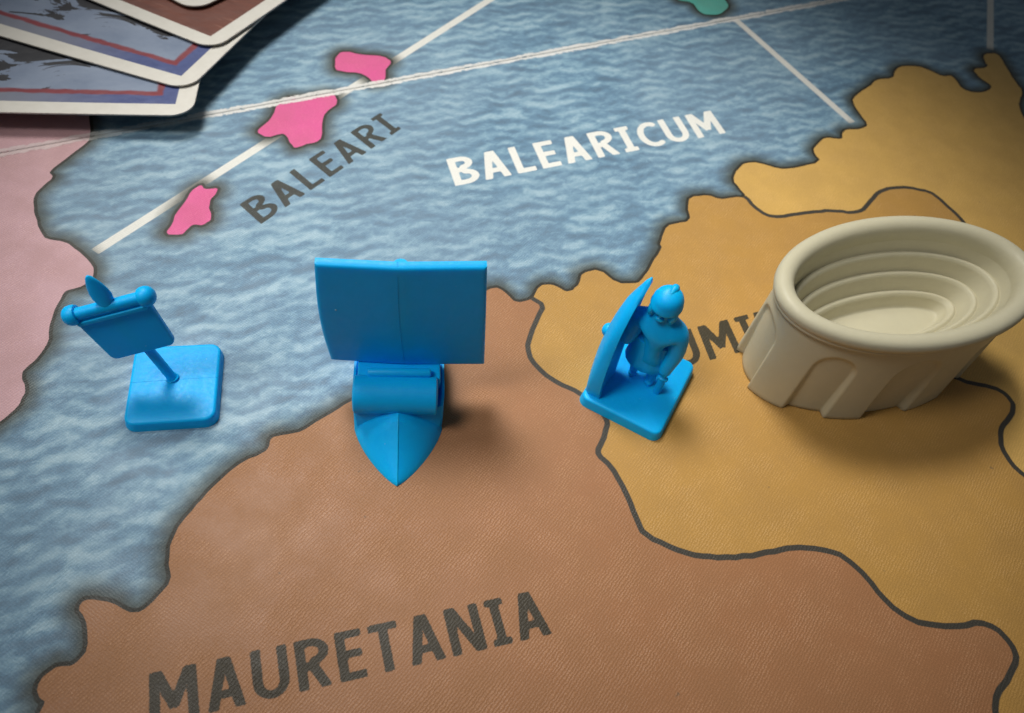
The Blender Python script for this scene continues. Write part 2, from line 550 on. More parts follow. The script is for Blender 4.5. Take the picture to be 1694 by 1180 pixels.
def board_material():
    t = NT("printed_board")
    coast, border, lane, ink, white = (t.attr(a) for a in ('coast', 'border', 'lane', 'ink', 'white'))
    region = t.attr('region', 0)
    mm = t.obj(K)                                   # millimetres along and across the fold
    # --- sea: mottled wash with wavy brush strokes
    st = t.obj((K * 0.62, K * 1.15, K), rot=R(-4))
    warp = t.noise(st, 0.10, 3, 0.6, 0.4)
    big = t.noise(st, 0.13, 5, 0.60, 0.6)
    fine_ = t.noise(st, 0.62, 6, 0.70, 0.6)
    # two sets of painted ripple rows, each row a hand-drawn sine
    rip = t.n('ShaderNodeSeparateXYZ')
    t.put(rip.inputs[0], t.obj(K, rot=R(11)))
    rx, ry = rip.outputs[0], rip.outputs[1]
    wn1, wn2 = t.noise(mm, 0.045, 3), t.noise(mm, 0.11, 3)
    ph1 = t.math('MULTIPLY_ADD', wn1, 6.0, t.math('MULTIPLY', rx, 2 * math.pi / 25.0))
    ph2 = t.math('MULTIPLY_ADD', wn2, 3.5, t.math('MULTIPLY', rx, 2 * math.pi / 11.0))
    y1 = t.math('MULTIPLY_ADD', t.math('SINE', ph1), 1.7, t.math('MULTIPLY_ADD', wn1, 4.5, ry))
    y2 = t.math('MULTIPLY_ADD', t.math('SINE', ph2), 0.75, t.math('MULTIPLY_ADD', wn2, 2.2, ry))
    w1 = t.math('SINE', t.math('MULTIPLY', y1, 2 * math.pi / 5.6))
    w2 = t.math('SINE', t.math('MULTIPLY', y2, 2 * math.pi / 3.3))
    v = t.math('MULTIPLY_ADD', big, 0.95, t.math('MULTIPLY', fine_, 0.85))
    v = t.math('MULTIPLY_ADD', t.math('MULTIPLY', w1, t.step(t.noise(mm, 0.05, 2), 0.35, 0.6)), 0.095, v)
    v = t.math('MULTIPLY_ADD', t.math('MULTIPLY', w2, t.step(wn2, 0.38, 0.6, 0.35, 1)), 0.115, v)
    v = t.math('SUBTRACT', v, 0.16)
    ramp = t.n('ShaderNodeValToRGB')
    t.put(ramp.inputs[0], t.step(v, 0.36, 1.14))
    e = ramp.color_ramp.elements
    e[0].position, e[0].color = 0.0, (0.095, 0.165, 0.235, 1)
    e[1].position, e[1].color = 1.0, (0.40, 0.56, 0.63, 1)
    for pos, c in ((0.35, (0.135, 0.255, 0.365)), (0.62, (0.225, 0.375, 0.475))):
        k = e.new(pos); k.color = (*c, 1)
    sea = ramp.outputs[0]
    # hue drift of the print
    sea = t.mix(t.step(t.noise(mm, 0.018, 2), 0.35, 0.65, 0.0, 0.2), sea, (0.29, 0.36, 0.42), 'MIX')
    sea = t.mix(t.math('MULTIPLY', warp, 0.25), sea, (0.20, 0.36, 0.50))
    paper = t.mix(t.noise(mm, 0.8, 3), (0.74, 0.73, 0.66), (0.82, 0.80, 0.73))
    aa = 0.10
    sea = t.mix(t.step(lane, 1.0 - aa, 1.0 + aa, 1, 0), sea, paper)
    glowd = t.math('ADD', coast, t.math('MULTIPLY', t.math('SUBTRACT', t.noise(mm, 0.35, 4), 0.5), 1.3))
    glow = t.math('POWER', t.step(glowd, 0.2, 5.0, 1, 0), 1.15)
    sea = t.mix(t.math('MULTIPLY', glow, 0.93), sea, (0.055, 0.062, 0.048))
    sea = t.mix(t.step(coast, 0.62 - aa, 0.62 + aa, 1, 0), sea, (0.028, 0.028, 0.021))
    # --- land: flat ink, faint mottle and paper grain
    mot = t.noise(mm, 0.12, 5, 0.6)
    spk = t.noise(mm, 2.2, 3, 0.7)
    land = t.mix(t.step(mot, 0.3, 0.7, 0, 0.14), region, (0.30, 0.17, 0.07), 'MIX')
    land = t.mix(t.step(spk, 0.62, 0.85, 0, 0.16), land, (0.75, 0.55, 0.36))
    col = t.mix(t.step(coast, -0.05, 0.05, 0, 1), land, sea)
    bl = t.math('MULTIPLY', t.step(border, 0.50 - aa, 0.50 + aa, 1, 0), t.step(coast, -0.05, 0.05, 1, 0))
    rough_ink = t.math('MULTIPLY', t.math('SUBTRACT', t.noise(mm, 3.2, 3), 0.5), 0.30)
    col = t.mix(bl, col, (0.055, 0.050, 0.040))
    inkc = t.mix(t.step(spk, 0.4, 0.8), (0.030, 0.029, 0.019), (0.060, 0.057, 0.038))
    col = t.mix(t.step(t.math('ADD', ink, rough_ink), -0.09, 0.09, 0.96, 0), col, inkc)
    col = t.mix(t.step(t.math('ADD', white, t.math('MULTIPLY', rough_ink, 0.6)), -0.09, 0.09, 1, 0), col, (0.83, 0.82, 0.75))
    # --- worn fold: bare card showing in flecks along the crease
    sep = t.n('ShaderNodeSeparateXYZ')
    t.put(sep.inputs[0], mm)
    fy = t.math('ADD', sep.outputs[1], t.math('MULTIPLY', t.math('SUBTRACT', t.noise(mm, 0.16, 6, 0.72), 0.5), 2.6))
    ay = t.math('ABSOLUTE', fy)
    wn = t.noise(t.obj((K * 0.7, K * 1.5, K)), 0.85, 6, 0.75, 0.9)
    strand = t.math('ABSOLUTE', t.math('SUBTRACT', ay, 0.55))
    wide = t.step(strand, 0.25, 1.15, 0.13, -0.24)
    wear = t.step(t.math('ADD', wn, wide), 0.47, 0.57, 0, 1)
    wear = t.math('MULTIPLY', wear, t.step(ay, 1.7, 2.2, 1, 0))
    on_pink = t.step(sep.outputs[0], 36, 44, 0.42, 0.92)
    col = t.mix(t.math('MULTIPLY', wear, on_pink), col, (0.80, 0.78, 0.73))
    # a few specks of dirt
    dirt = t.step(t.noise(mm, 0.55, 2, 0.4), 0.765, 0.80, 0, 0.5)
    col = t.mix(dirt, col, (0.12, 0.09, 0.06))
    # board face pressed with a diagonal cloth grain
    g1 = t.wave(t.obj(K, rot=R(-27)), 0.68, 4.5, 1.8, 2.0)
    g2 = t.wave(t.obj(K, rot=R(58)), 0.75, 5.0, 1.8, 2.0)
    gn = t.noise(t.obj((K * 0.8, K * 1.5, K), rot=R(-27)), 2.4, 3, 0.6)
    patch = t.step(t.noise(mm, 0.16, 4, 0.6), 0.38, 0.62, 0.28, 0.56)      # the weave shows in patches
    h = t.math('ADD', t.math('MULTIPLY', g1, patch), t.math('MULTIPLY', g2, 0.30))
    h = t.math('ADD', h, t.math('MULTIPLY', gn, 0.95))
    h = t.math('SUBTRACT', h, 0.05)
    col = t.mix(t.step(h, 0.55, 1.25, 0.16, 0.0), col, (0.02, 0.015, 0.01))    # darker in the hollows of the pressed grain
    col = t.mix(t.math('MULTIPLY', t.step(h, 1.0, 1.35, 0, 0.15), t.math('MULTIPLY', t.step(coast, -0.05, 0.05, 1, 0.4), t.step(t.math('MINIMUM', ink, t.math('SUBTRACT', border, 0.5)), 0.0, 0.25, 0.25, 1))), col, (0.80, 0.56, 0.36))   # ridges rubbed paler, with glints of the weave painted in
    t.put(t.b.inputs['Base Color'], col)
    h = t.math('SUBTRACT', h, t.math('MULTIPLY', wear, 1.2))
    t.put(t.b.inputs['Normal'], t.bump(h, t.step(t.noise(mm, 0.06, 3), 0.3, 0.65, 0.30, 0.80), 0.00008))
    rgh = t.step(mot, 0.3, 0.7, 0.42, 0.52)
    rgh = t.math('ADD', rgh, t.math('MULTIPLY', wear, 0.3))
    t.put(t.b.inputs['Roughness'], rgh)
    t.b.inputs['Specular IOR Level'].default_value = 0.28
    return t.m


BOARD = board_material()
CARDBOARD = NT("grey_card_core")
CARDBOARD.put(CARDBOARD.b.inputs['Base Color'], CARDBOARD.mix(CARDBOARD.noise(CARDBOARD.obj(K), 1.5, 4), (0.40, 0.37, 0.32), (0.55, 0.52, 0.46)))
CARDBOARD.b.inputs['Roughness'].default_value = 0.85

board = thing("game_board", "printed map board with worn white fold, blue sea and coloured lands under all the pieces", "game board",
              (FOLD_O[0], FOLD_O[1], 0), FOLD_A)


def panel(xs, ys, fold_edge):
    g = Layer(xs, ys)
    REACH = 7.0
    coast = g.full(REACH)
    inside = np.zeros(g.X.shape, bool)
    for P in land_polys:
        g.line(coast, P, REACH, True)
        inside |= g.inside(P)
    coast = np.where(inside, -coast, coast)
    border = g.full(5.0)
    for P in border_lines:
        g.line(border, P, 2.0)
    lane = g.full(5.0)
    for a, b in lanes:
        g.seg(lane, a, b, 2.5)
    # flat lane ends
    for (a, b) in lanes[:3]:
        d = (b - a) / np.linalg.norm(b - a)
        for p, s in ((a, -1), (b, 1)):
            if p is lanes[0][1]:
                continue
            w = g.window(p - 3, p + 3)
            beyond = ((g.X[w] - p[0]) * d[0] + (g.Y[w] - p[1]) * d[1]) * s
            lane[w] = np.maximum(lane[w], np.where(np.hypot(g.X[w] - p[0], g.Y[w] - p[1]) < 2.5, beyond + 1.0, lane[w]))
    ink, white = g.full(3.0), g.full(3.0)
    for s in WORDS:
        g.word(ink if s[7] == 'ink' else white, s)
    reg = np.empty(g.X.shape + (4,), np.float32)
    reg[...] = (*MAUR_COL, 1)
    for c, Z in zones:
        reg[g.inside(Z)] = (*c, 1)
    ny, nx = g.X.shape
    dz = np.abs(g.Y)                                # rounded lip along the fold
    Z = np.where(dz < 0.5, -0.16 * (1 - np.clip(dz / 0.5, 0, 1)) ** 2, 0.0)
    co = np.stack([g.X, g.Y, Z], -1).reshape(-1, 3)
    idx = np.arange(ny * nx).reshape(ny, nx)
    quads = np.stack([idx[:-1, :-1], idx[:-1, 1:], idx[1:, 1:], idx[1:, :-1]], -1).reshape(-1, 4)
    # side walls and underside
    rim = np.concatenate([idx[0, :-1], idx[:-1, -1], idx[-1, :0:-1], idx[:0:-1, 0]])
    low = np.arange(len(rim)) + ny * nx
    lowco = co[rim].copy(); lowco[:, 2] = -2.2
    side = np.stack([rim, low, np.roll(low, -1), np.roll(rim, -1)], -1)
    co = np.vstack([co, lowco]) * MM
    nq = len(quads) + len(side)
    me = bpy.data.meshes.new("board_panel")
    me.vertices.add(len(co))
    me.vertices.foreach_set("co", co.astype(np.float32).ravel())
    loops = np.concatenate([quads.ravel(), side.ravel(), low[::-1]])
    starts = np.concatenate([np.arange(nq) * 4, [nq * 4]])
    me.loops.add(len(loops))
    me.loops.foreach_set("vertex_index", loops.astype(np.int32))
    me.polygons.add(nq + 1)
    me.polygons.foreach_set("loop_start", starts.astype(np.int32))
    mi = np.zeros(nq + 1, np.int32); mi[len(quads):] = 1
    me.materials.append(BOARD); me.materials.append(CARDBOARD.m)
    me.polygons.foreach_set("material_index", mi)
    me.update(calc_edges=True)
    for nm, F in (('coast', coast), ('border', border), ('lane', lane), ('ink', ink), ('white', white)):
        at_ = me.attributes.new(nm, 'FLOAT', 'POINT')
        at_.data.foreach_set('value', np.concatenate([F.ravel(), np.full(len(rim), 3.0)]).astype(np.float32))
    at_ = me.attributes.new('region', 'FLOAT_COLOR', 'POINT')
    at_.data.foreach_set('color', np.vstack([reg.reshape(-1, 4), np.ones((len(rim), 4))]).astype(np.float32).ravel())
    return link(bpy.data.objects.new("board_panel", me), board)


xs = grid_axis(-190, 420, -14, 305, 0.37)
yn = grid_axis(-330, -0.035, -176, -0.035, 0.36)
near = panel(xs, yn, 1)
near["label"] = "near half of the board below the white worn fold"
xf = grid_axis(-190, 420, 0, 290, 0.5)
yf = grid_axis(0.035, 190, 0.035, 62, 0.42)
far = panel(xf, yf, 0)
far["label"] = "far half of the board beyond the white worn fold"


# ------------------------------------------------------------------ blue banner piece
def make_banner():
    t = thing("banner_piece", "blue plastic flag on a leaning pole with square base standing on the sea", "game piece",
              (-44.2, 74.9, 0), R(8.5))
    bm = bmesh.new()
    slab(bm, 7.3, 8.1, 2.1, 2.0, edge=0.55, draft=0.25)
    base = finish("base", bm, BLUE, t)
    # the pole leans to one side; u runs along the crossbar, w up the pole, n faces the camera
    inv = Matrix.Rotation(R(-8.5), 3, 'Z')
    P0 = inv @ Vector((-44.58 + 44.2, 75.37 - 74.9, 2.0))
    w = (inv @ Vector((-0.2923, 0.0578, 0.9546))).normalized()
    u = inv @ Vector((0.9513, 0.1743, 0.2545))
    u = (u - w * u.dot(w)).normalized()
    n = u.cross(w)

    def fr(a, b, c):
        return P0 + u * a + w * b + n * c
    BAR = 18.4
    bm = bmesh.new()
    tube(bm, [fr(0, -0.6, -0.35), fr(0, 0.25, -0.35), fr(0, 0.8, -0.35), fr(0, 10, -0.35), fr(0, BAR, -0.3)], [1.2, 0.95, 0.80, 0.78, 0.76], 18)
    finish("pole", bm, BLUE, t)
    bm = bmesh.new()      # a ring of flash left where the pole meets the base
    tube(bm, [fr(1.05 * math.cos(a), 0.12, -0.35 + 1.05 * math.sin(a)) for a in np.linspace(R(-15), R(165), 9)], [0.10] * 9, 6)
    bm = bm
    finish("pole_collar", bm, BLUE, t)
    bm = bmesh.new()

    def flagframe(p):
        x, y, z = p
        bow = 0.25 * math.cos(x / 5.3 * 1.4)
        return fr(x * (1.04 + 0.013 * y), BAR - 5.0 + y, z + bow - 0.1)
    # fine outline so the cloth can bow
    slab(bm, 5.35, 5.1, 1.0, 1.1, edge=0.3, draft=0.0, z0=0.0, frame=flagframe, bottom_round=0.3, n=5)
    finish("flag", bm, BLUE, t)
    bm = bmesh.new()
    slab(bm, 5.5, 0.35, 0.3, 0.3, edge=0.12, draft=0.0, z0=1.1, frame=lambda p: fr(p[0], BAR - 1.25 + p[1], p[2] + 0.12), n=3)
    finish("flag_hem", bm, BLUE, t)
    bm = bmesh.new()
    tube(bm, [fr(-5.9, BAR, 0.35), fr(5.9, BAR, 0.35)], [0.98, 0.98], 20)
    finish("crossbar", bm, BLUE, t)
    for s in (-1, 1):
        bm = bmesh.new()
        prof = [(4.9, 0.95), (4.95, 1.42), (5.3, 1.56), (5.8, 1.60), (6.3, 1.5), (6.7, 1.26), (7.0, 0.88), (7.15, 0.33)]
        tube(bm, [fr(s * a, BAR, 0.35) for a, _ in prof], [r for _, r in prof], 22)
        finish("knob", bm, BLUE, t)
    bm = bmesh.new()
    rings = []
    for b, hw, th in ((0.0, 1.0, 0.9), (1.0, 1.3, 0.85), (2.0, 1.52, 0.75), (3.0, 1.48, 0.65), (4.2, 1.2, 0.55), (5.1, 0.85, 0.45), (5.8, 0.5, 0.35), (6.1, 0.2, 0.18)):
        rings.append([fr(hw * math.cos(2 * math.pi * k / 20) + b * 0.06, BAR + b, 0.3 + th * math.sin(2 * math.pi * k / 20)) for k in range(20)])
    loft(bm, rings)
    finish("finial", bm, BLUE, t)
    bm = bmesh.new()      # mould line over the base
    tube(bm, [(-6.8, 0.35, 1.97), (-0.9, 0.42, 1.99), ], [0.05, 0.04], 6)
    tube(bm, [(1.1, 0.45, 1.99), (6.8, 0.5, 1.97), ], [0.03, 0.05], 6)
    finish("mould_line", bm, BLUE, base)
    return t


make_banner()


# ------------------------------------------------------------------ blue galley piece
def make_ship():
    t = thing("ship_piece", "blue plastic galley with a broad square sail, bow pointing at the viewer", "game piece",
              (-5.87, 58.76, 0), R(3.7))
    # local: x across, y from the bow tip to the stern
    L = 33.0

    def halfw(f):                      # waterline half width
        if f < 14:
            s = f / 14
            return 7.75 * math.sin(s * math.pi / 2) ** 0.80
        if f < 24:
            return 7.75
        s = (f - 24) / (L - 24)
        return 7.75 * (1 - 0.75 * s * s)
    bm = bmesh.new()
    rings = []
    fs = [0.05, 0.3, 0.7, 1.2, 1.8, 2.5, 3.3, 4.2, 5.2, 6.3, 7.4, 8.5, 9.6, 10.6, 11.4, 12.3, 13.5, 15, 17, 19, 21, 23, 25, 27, 29, 31, 32.4, 33]
    NS = 14
    for f in fs:
        hw = halfw(f)
        keel = min(6.2, 0.35 + 0.575 * f + 0.014 * f * f) if f < 11.5 else 6.2    # ridge of the bow
        gun = max(0.2, min(6.7, 6.7 * (max(0.0, f - 1.0) / 11.2) ** 1.15))      # sheer at the side
        if f > 26:
            gun += (f - 26) * 0.28
        ring = []
        for k in range(2 * NS + 1):     # from left waterline over the top to the right waterline
            s = (k - NS) / NS
            a = abs(s)
            sg = -1 if s < 0 else 1
            if f < 11.0:                # bow: two convex facets meeting on the ridge
                x = hw * a
                z = keel * (1 - a) ** 0.78 + 0.25 * keel * a * (1 - a)
                if a > 0.999:
                    z = 0.0
            else:                       # deck well inside the bulwarks
                blend = min(1.0, (f - 11.0) / 1.6)
                if a < 0.80:
                    x = (hw - 1.0) * a / 0.80
                    z = gun - 1.3 * blend
                elif a < 0.86:
                    x = hw - 0.98 + (a - 0.80) / 0.06 * 0.35; z = gun
                elif a < 0.93:
                    x = hw - 0.25; z = gun
                elif a < 0.97:
                    x = hw; z = gun - 0.5
                else:
                    x = hw - 0.25; z = 0.0
            ring.append((sg * x, f, max(z, 0.0)))
        rings.append(ring)
    vs = loft(bm, rings, cap0=True, cap1=True, closed=True)
    finish("hull", bm, BLUE, t, angle=28)
    bm = bmesh.new()      # stem ridge: the mould seam down the bow
    tube(bm, [(0, f, min(6.2, 0.35 + 0.575 * f + 0.014 * f * f) + 0.01) for f in (0.1, 1.8, 4.2, 6.3, 8.5, 9.6)], [0.10] * 6, 8)
    finish("seam", bm, BLUE, t)
    bm = bmesh.new()      # rolled castle across the bow
    capsule(bm, (-7.35, 13.3, 6.75), (6.35, 13.0, 6.75), 3.15, 36, 0.30)
    finish("bow_castle", bm, BLUE, t)
    bm = bmesh.new()
    slab(bm, 6.85, 2.6, 0.5, 3.0, edge=0.3, draft=0.1, z0=5.6, frame=lambda p: (p[0] + 0.05, p[1] + 17.6, p[2]))
    capsule(bm, (-5.0, 15.75, 9.35), (5.2, 15.75, 9.35), 0.78, 18, 0.35)
    finish("rail", bm, BLUE, t)
    bm = bmesh.new()
    tube(bm, [(0.3, 19.6, 5.0), (0.3, 19.6, 18), (0.3, 19.6, 31.0)], [1.5, 1.3, 1.1], 18)
    finish("mast", bm, BLUE, t)
    # sail: thick plate, slightly bellied, corners measured
    bm = bmesh.new()
    c = {(-1, -1): (-11.05, 8.7), (1, -1): (14.15, 8.3), (-1, 1): (-11.75, 31.5), (1, 1): (12.65, 32.1)}
    NU, NV = 24, 20

    def sail_pt(i, j, d):
        s, q = i / NU, j / NV
        x0 = c[(-1, -1)][0] + (c[(-1, 1)][0] - c[(-1, -1)][0]) * q - 0.55 * math.sin(q * math.pi)
        x1 = c[(1, -1)][0] + (c[(1, 1)][0] - c[(1, -1)][0]) * q
        z0 = c[(-1, -1)][1] + (c[(1, -1)][1] - c[(-1, -1)][1]) * s
        z1 = c[(-1, 1)][1] + (c[(1, 1)][1] - c[(-1, 1)][1]) * s
        x, z = x0 + (x1 - x0) * s, z0 + (z1 - z0) * q
        edge = min(s * (x1 - x0), (1 - s) * (x1 - x0), q * (z1 - z0), (1 - q) * (z1 - z0))
        lip = 0.28 * max(0.0, 1 - edge / 0.45) ** 2
        belly = 0.5 * math.sin(q * math.pi) - 0.5 * abs(s - 0.475) / 0.5
        y = 17.9 - belly - 0.5 * (s - 0.5) * 0.6
        th = 1.7
        return (x, y + (lip if d == 0 else th - lip), z)
    ax = np.concatenate([[0, 0.25, 0.5], np.linspace(1, NU - 1, NU - 1), [NU - 0.5, NU - 0.25, NU]])
    ay = np.concatenate([[0, 0.25, 0.5], np.linspace(1, NV - 1, NV - 1), [NV - 0.5, NV - 0.25, NV]])
    sheets = []
    for d in (0, 1):
        sheets.append([[bm.verts.new(sail_pt(i, j, d)) for i in ax] for j in ay])
    nx_, ny_ = len(ax), len(ay)
    for g_ in sheets:
        for j in range(ny_ - 1):
            for i in range(nx_ - 1):
                bm.faces.new((g_[j][i], g_[j][i + 1], g_[j + 1][i + 1], g_[j + 1][i]))
    f_, b_ = sheets
    for i in range(nx_ - 1):
        bm.faces.new((f_[0][i], f_[0][i + 1], b_[0][i + 1], b_[0][i]))
        bm.faces.new((f_[-1][i], f_[-1][i + 1], b_[-1][i + 1], b_[-1][i]))
    for j in range(ny_ - 1):
        bm.faces.new((f_[j][0], f_[j + 1][0], b_[j + 1][0], b_[j][0]))
        bm.faces.new((f_[j][-1], f_[j + 1][-1], b_[j + 1][-1], b_[j][-1]))
    sail = finish("sail", bm, BLUE, t, angle=50)
    # the plate reads as two halves: a hairline mould seam down its middle
    bm = bmesh.new()
    pts = []
    for q in np.linspace(0.0, 1.0, 14):
        p = sail_pt(NU * 0.475, NV * q, 0)
        pts.append((p[0], p[1] - 0.005, p[2]))
    pts[-1] = (pts[-1][0], pts[-1][1] + 0.1, pts[-1][2] + 0.02)
    pts.append((pts[-1][0], pts[-1][1] + 1.1, pts[-1][2] + 0.02))
    tube(bm, pts, [0.03] * len(pts), 6)
    finish("seam", bm, BLUE, sail)
    bm = bmesh.new()
    ball(bm, sail_pt(NU * 0.105, NV * 0.60, 0), 0.16, 1.0, 0.5, 1.3, 8)
    m = NT("pale_nick")
    m.put(m.b.inputs['Base Color'], (0.25, 0.62, 0.85))
    finish("nick", bm, m.m, sail)
    bm = bmesh.new()      # curled stern post, behind the sail
    tube(bm, [(0, 31.5, 5.5), (0, 33.2, 8.0), (0, 33.6, 11), (0, 32.6, 13.2), (0, 31.2, 13.6)], [1.5, 1.25, 1.0, 0.8, 0.55], 14)
    finish("stern_post", bm, BLUE, t)
    return t


make_ship()


# ------------------------------------------------------------------ blue foot soldier piece
def skinned(name, joints, bones, mat, parent, levels=2):
    me = bpy.data.meshes.new(name + "_skeleton")
    keys = list(joints)
    me.from_pydata([joints[k][0] for k in keys], [(keys.index(a), keys.index(b)) for a, b in bones], [])
    o = link(bpy.data.objects.new(name + "_skeleton", me))
    sk = o.modifiers.new("skin", 'SKIN')
    sk.use_smooth_shade = True
    for i, k in enumerate(keys):
        r = joints[k][1]
        sv = me.skin_vertices[0].data[i]
        sv.radius = (r, r) if not isinstance(r, tuple) else r
        sv.use_root = i == 0
    sb = o.modifiers.new("sub", 'SUBSURF')
    sb.levels = sb.render_levels = levels
    dg = bpy.context.evaluated_depsgraph_get()
    dg.update()
    out = bpy.data.meshes.new_from_object(o.evaluated_get(dg))
    bpy.data.objects.remove(o)
    bpy.data.meshes.remove(me)
    bm = bmesh.new()
    bm.from_mesh(out)
    bpy.data.meshes.remove(out)
    return bm


def make_soldier():
    t = thing("soldier_piece", "blue plastic foot soldier with a tall shield on a square base straddling two lands", "game piece",
              (35.7, 81.55, 0), R(-28.6))
    bm = bmesh.new()
    slab(bm, 7.9, 9.5, 1.7, 2.0, edge=0.5, draft=0.3)
    finish("base", bm, BLUE, t)
    J = {   # local: x along the front edge, y to the back
        'pelvis': ((-0.35, 0.7, 8.6), (2.7, 1.8)),
        'waist': ((-0.5, 0.6, 11.4), (3.4, 1.95)),
        'chest': ((-0.6, 0.55, 14.8), (3.8, 2.1)),
        'collar': ((-0.6, 0.5, 17.9), (3.5, 1.8)),
        'neck': ((-0.6, 0.35, 19.7), (1.7, 1.5)),
        'head': ((-0.7, 0.1, 22.0), (2.15, 2.2)),
        'crown': ((-0.7, 0.2, 23.6), (1.9, 2.0)),
        'shoulder_r': ((3.3, 0.6, 17.0), 1.95), 'elbow_r': ((3.9, 0.2, 12.4), 1.6), 'wrist_r': ((3.45, -0.8, 8.8), 1.25), 'hand_r': ((3.5, -1.1, 7.4), 1.1),
        'shoulder_l': ((-3.9, 0.4, 17.2), 1.75), 'elbow_l': ((-4.6, 0.2, 12.6), 1.7), 'wrist_l': ((-5.2, -0.9, 10.2), 1.4),
        'hip_r': ((1.75, 0.6, 6.6), 1.25), 'knee_r': ((1.6, 0.3, 4.4), 1.05), 'ankle_r': ((1.6, 0.5, 2.5), 0.95), 'toe_r': ((1.6, -0.8, 2.2), 0.75),
        'hip_l': ((-1.7, 0.8, 6.6), 1.25), 'knee_l': ((-1.8, 0.6, 4.4), 0.95), 'ankle_l': ((-1.8, 0.8, 2.5), 0.8), 'toe_l': ((-1.9, -0.5, 2.2), 0.65),
    }
    bones = [('pelvis', 'waist'), ('waist', 'chest'), ('chest', 'collar'), ('collar', 'neck'), ('neck', 'head'), ('head', 'crown'),
             ('collar', 'shoulder_r'), ('shoulder_r', 'elbow_r'), ('elbow_r', 'wrist_r'), ('wrist_r', 'hand_r'),
             ('collar', 'shoulder_l'), ('shoulder_l', 'elbow_l'), ('elbow_l', 'wrist_l'),
             ('pelvis', 'hip_r'), ('hip_r', 'knee_r'), ('knee_r', 'ankle_r'), ('ankle_r', 'toe_r'),
             ('pelvis', 'hip_l'), ('hip_l', 'knee_l'), ('knee_l', 'ankle_l'), ('ankle_l', 'toe_l')]
    bm = skinned("body", J, bones, BLUE, t)
    finish("body", bm, BLUE, t, angle=80)
    # tunic skirt with a scalloped hem
    bm = bmesh.new()
    rings = []
    for z, rx, ry in ((13.0, 3.4, 2.1), (11.2, 3.55, 2.3), (9.6, 3.7, 2.45), (8.0, 3.85, 2.6), (6.9, 3.95, 2.75), (6.6, 3.8, 2.6), (6.9, 3.4, 2.2)):
        ring = []
        for k in range(40):
            a = 2 * math.pi * k / 40
            f = 1 + (0.035 * math.cos(10 * a) if z < 10 else 0)
            ring.append((-0.35 + rx * f * math.cos(a), 0.65 + ry * f * math.sin(a), z + (0.22 * math.cos(10 * a) if z < 7.2 else 0)))
        rings.append(ring)
    loft(bm, rings)
    finish("tunic", bm, BLUE, t, angle=60)
    # helmet with brow rim, neck guard, cheek pieces and crest knob
    bm = bmesh.new()
    hx, hy, hz = -0.7, 0.25, 22.9
    rings = []
    for z, r in ((-0.9, 2.5), (-0.75, 2.82), (-0.4, 2.86), (-0.15, 2.74), (0.7, 2.66), (1.4, 2.36), (2.0, 1.85), (2.4, 1.2), (2.6, 0.5)):
        r *= 0.94
        rings.append([(hx + r * math.cos(2 * math.pi * k / 28), hy + r * 1.04 * math.sin(2 * math.pi * k / 28), hz + z + 0.12 * math.sin(2 * math.pi * k / 28)) for k in range(28)])
    loft(bm, rings)
    tube(bm, [(hx, hy - 1.0, hz + 1.9), (hx + 0.1, hy - 0.2, hz + 2.25), (hx + 0.2, hy + 0.7, hz + 2.35), (hx + 0.2, hy + 1.5, hz + 2.0), (hx + 0.1, hy + 2.4, hz + 0.9)], [0.2, 0.45, 0.7, 0.7, 0.35], 12)
    for s in (-1, 1):
        ball(bm, (hx + s * 1.8, hy - 0.8, hz - 1.7), 1.25, 0.6, 0.95, 1.35, 14)
    finish("helmet", bm, BLUE, t)
    bm = bmesh.new()      # face: nose, brows and chin
    ball(bm, (hx, -2.05, 21.9), 0.42, 0.8, 1.0, 1.5, 12)
    ball(bm, (hx, -1.75, 20.5), 0.75, 1.1, 0.7, 0.7, 12)
    for s in (-1, 1):
        ball(bm, (hx + s * 0.85, -1.85, 22.2), 0.35, 1.3, 0.6, 0.8, 10)
    finish("face", bm, BLUE, t)
    # short sword held down at the side, tip on the base
    bm = bmesh.new()
    rings = []
    for z, a, b in ((7.9, 0.55, 0.45), (6.9, 0.55, 0.45), (6.8, 1.0, 0.6), (6.4, 1.0, 0.6), (6.3, 0.72, 0.42), (3.0, 0.66, 0.4), (1.9, 0.5, 0.35)):
        rings.append([(3.65 + a * math.cos(2 * math.pi * k / 14), -1.1 + b * math.sin(2 * math.pi * k / 14), z) for k in range(14)])
    loft(bm, rings)
    finish("sword", bm, BLUE, t)
    # shield: tall curved plate standing on the base along the left side, edge towards the camera
    bm = bmesh.new()
    nu, nv = 14, 26

    def sh(i, j, d):
        q = j / nv
        s = -1 + 2 * i / nu
        wdt = 4.6 * (1 - abs(2 * q - 0.95) ** 2.6 * 0.93) if q > 0.475 else 4.6 * (1 - abs(2 * q - 0.95) ** 4 * 0.35)
        wdt = max(0.28, wdt)
        y = -4.6 + 5.3 * q + s * wdt
        x = -7.25 + 2.3 * q - 0.55 * math.sin(q * math.pi) - 1.5 * (1 - s * s) * min(1.0, wdt / 3.5) * (0.4 + 0.6 * math.sin(q * math.pi))
        z = 1.7 + 24.0 * q
        th = 3.0 - 2.1 * q
        edge = min(1 - abs(s), (1 - q) * 5, 1.0)
        rnd = 0.35 * max(0.0, 1 - edge / 0.18) ** 2
        return (x + (th - rnd if d else rnd), y, z)
    S = [[[bm.verts.new(sh(i, j, d)) for i in range(nu + 1)] for j in range(nv + 1)] for d in (0, 1)]
    for g_ in S:
        for j in range(nv):
            for i in range(nu):
                bm.faces.new((g_[j][i], g_[j][i + 1], g_[j + 1][i + 1], g_[j + 1][i]))
    for i in range(nu):
        for j in (0, nv):
            bm.faces.new((S[0][j][i], S[0][j][i + 1], S[1][j][i + 1], S[1][j][i]))
    for j in range(nv):
        for i in (0, nu):
            bm.faces.new((S[0][j][i], S[0][j + 1][i], S[1][j + 1][i], S[1][j][i]))
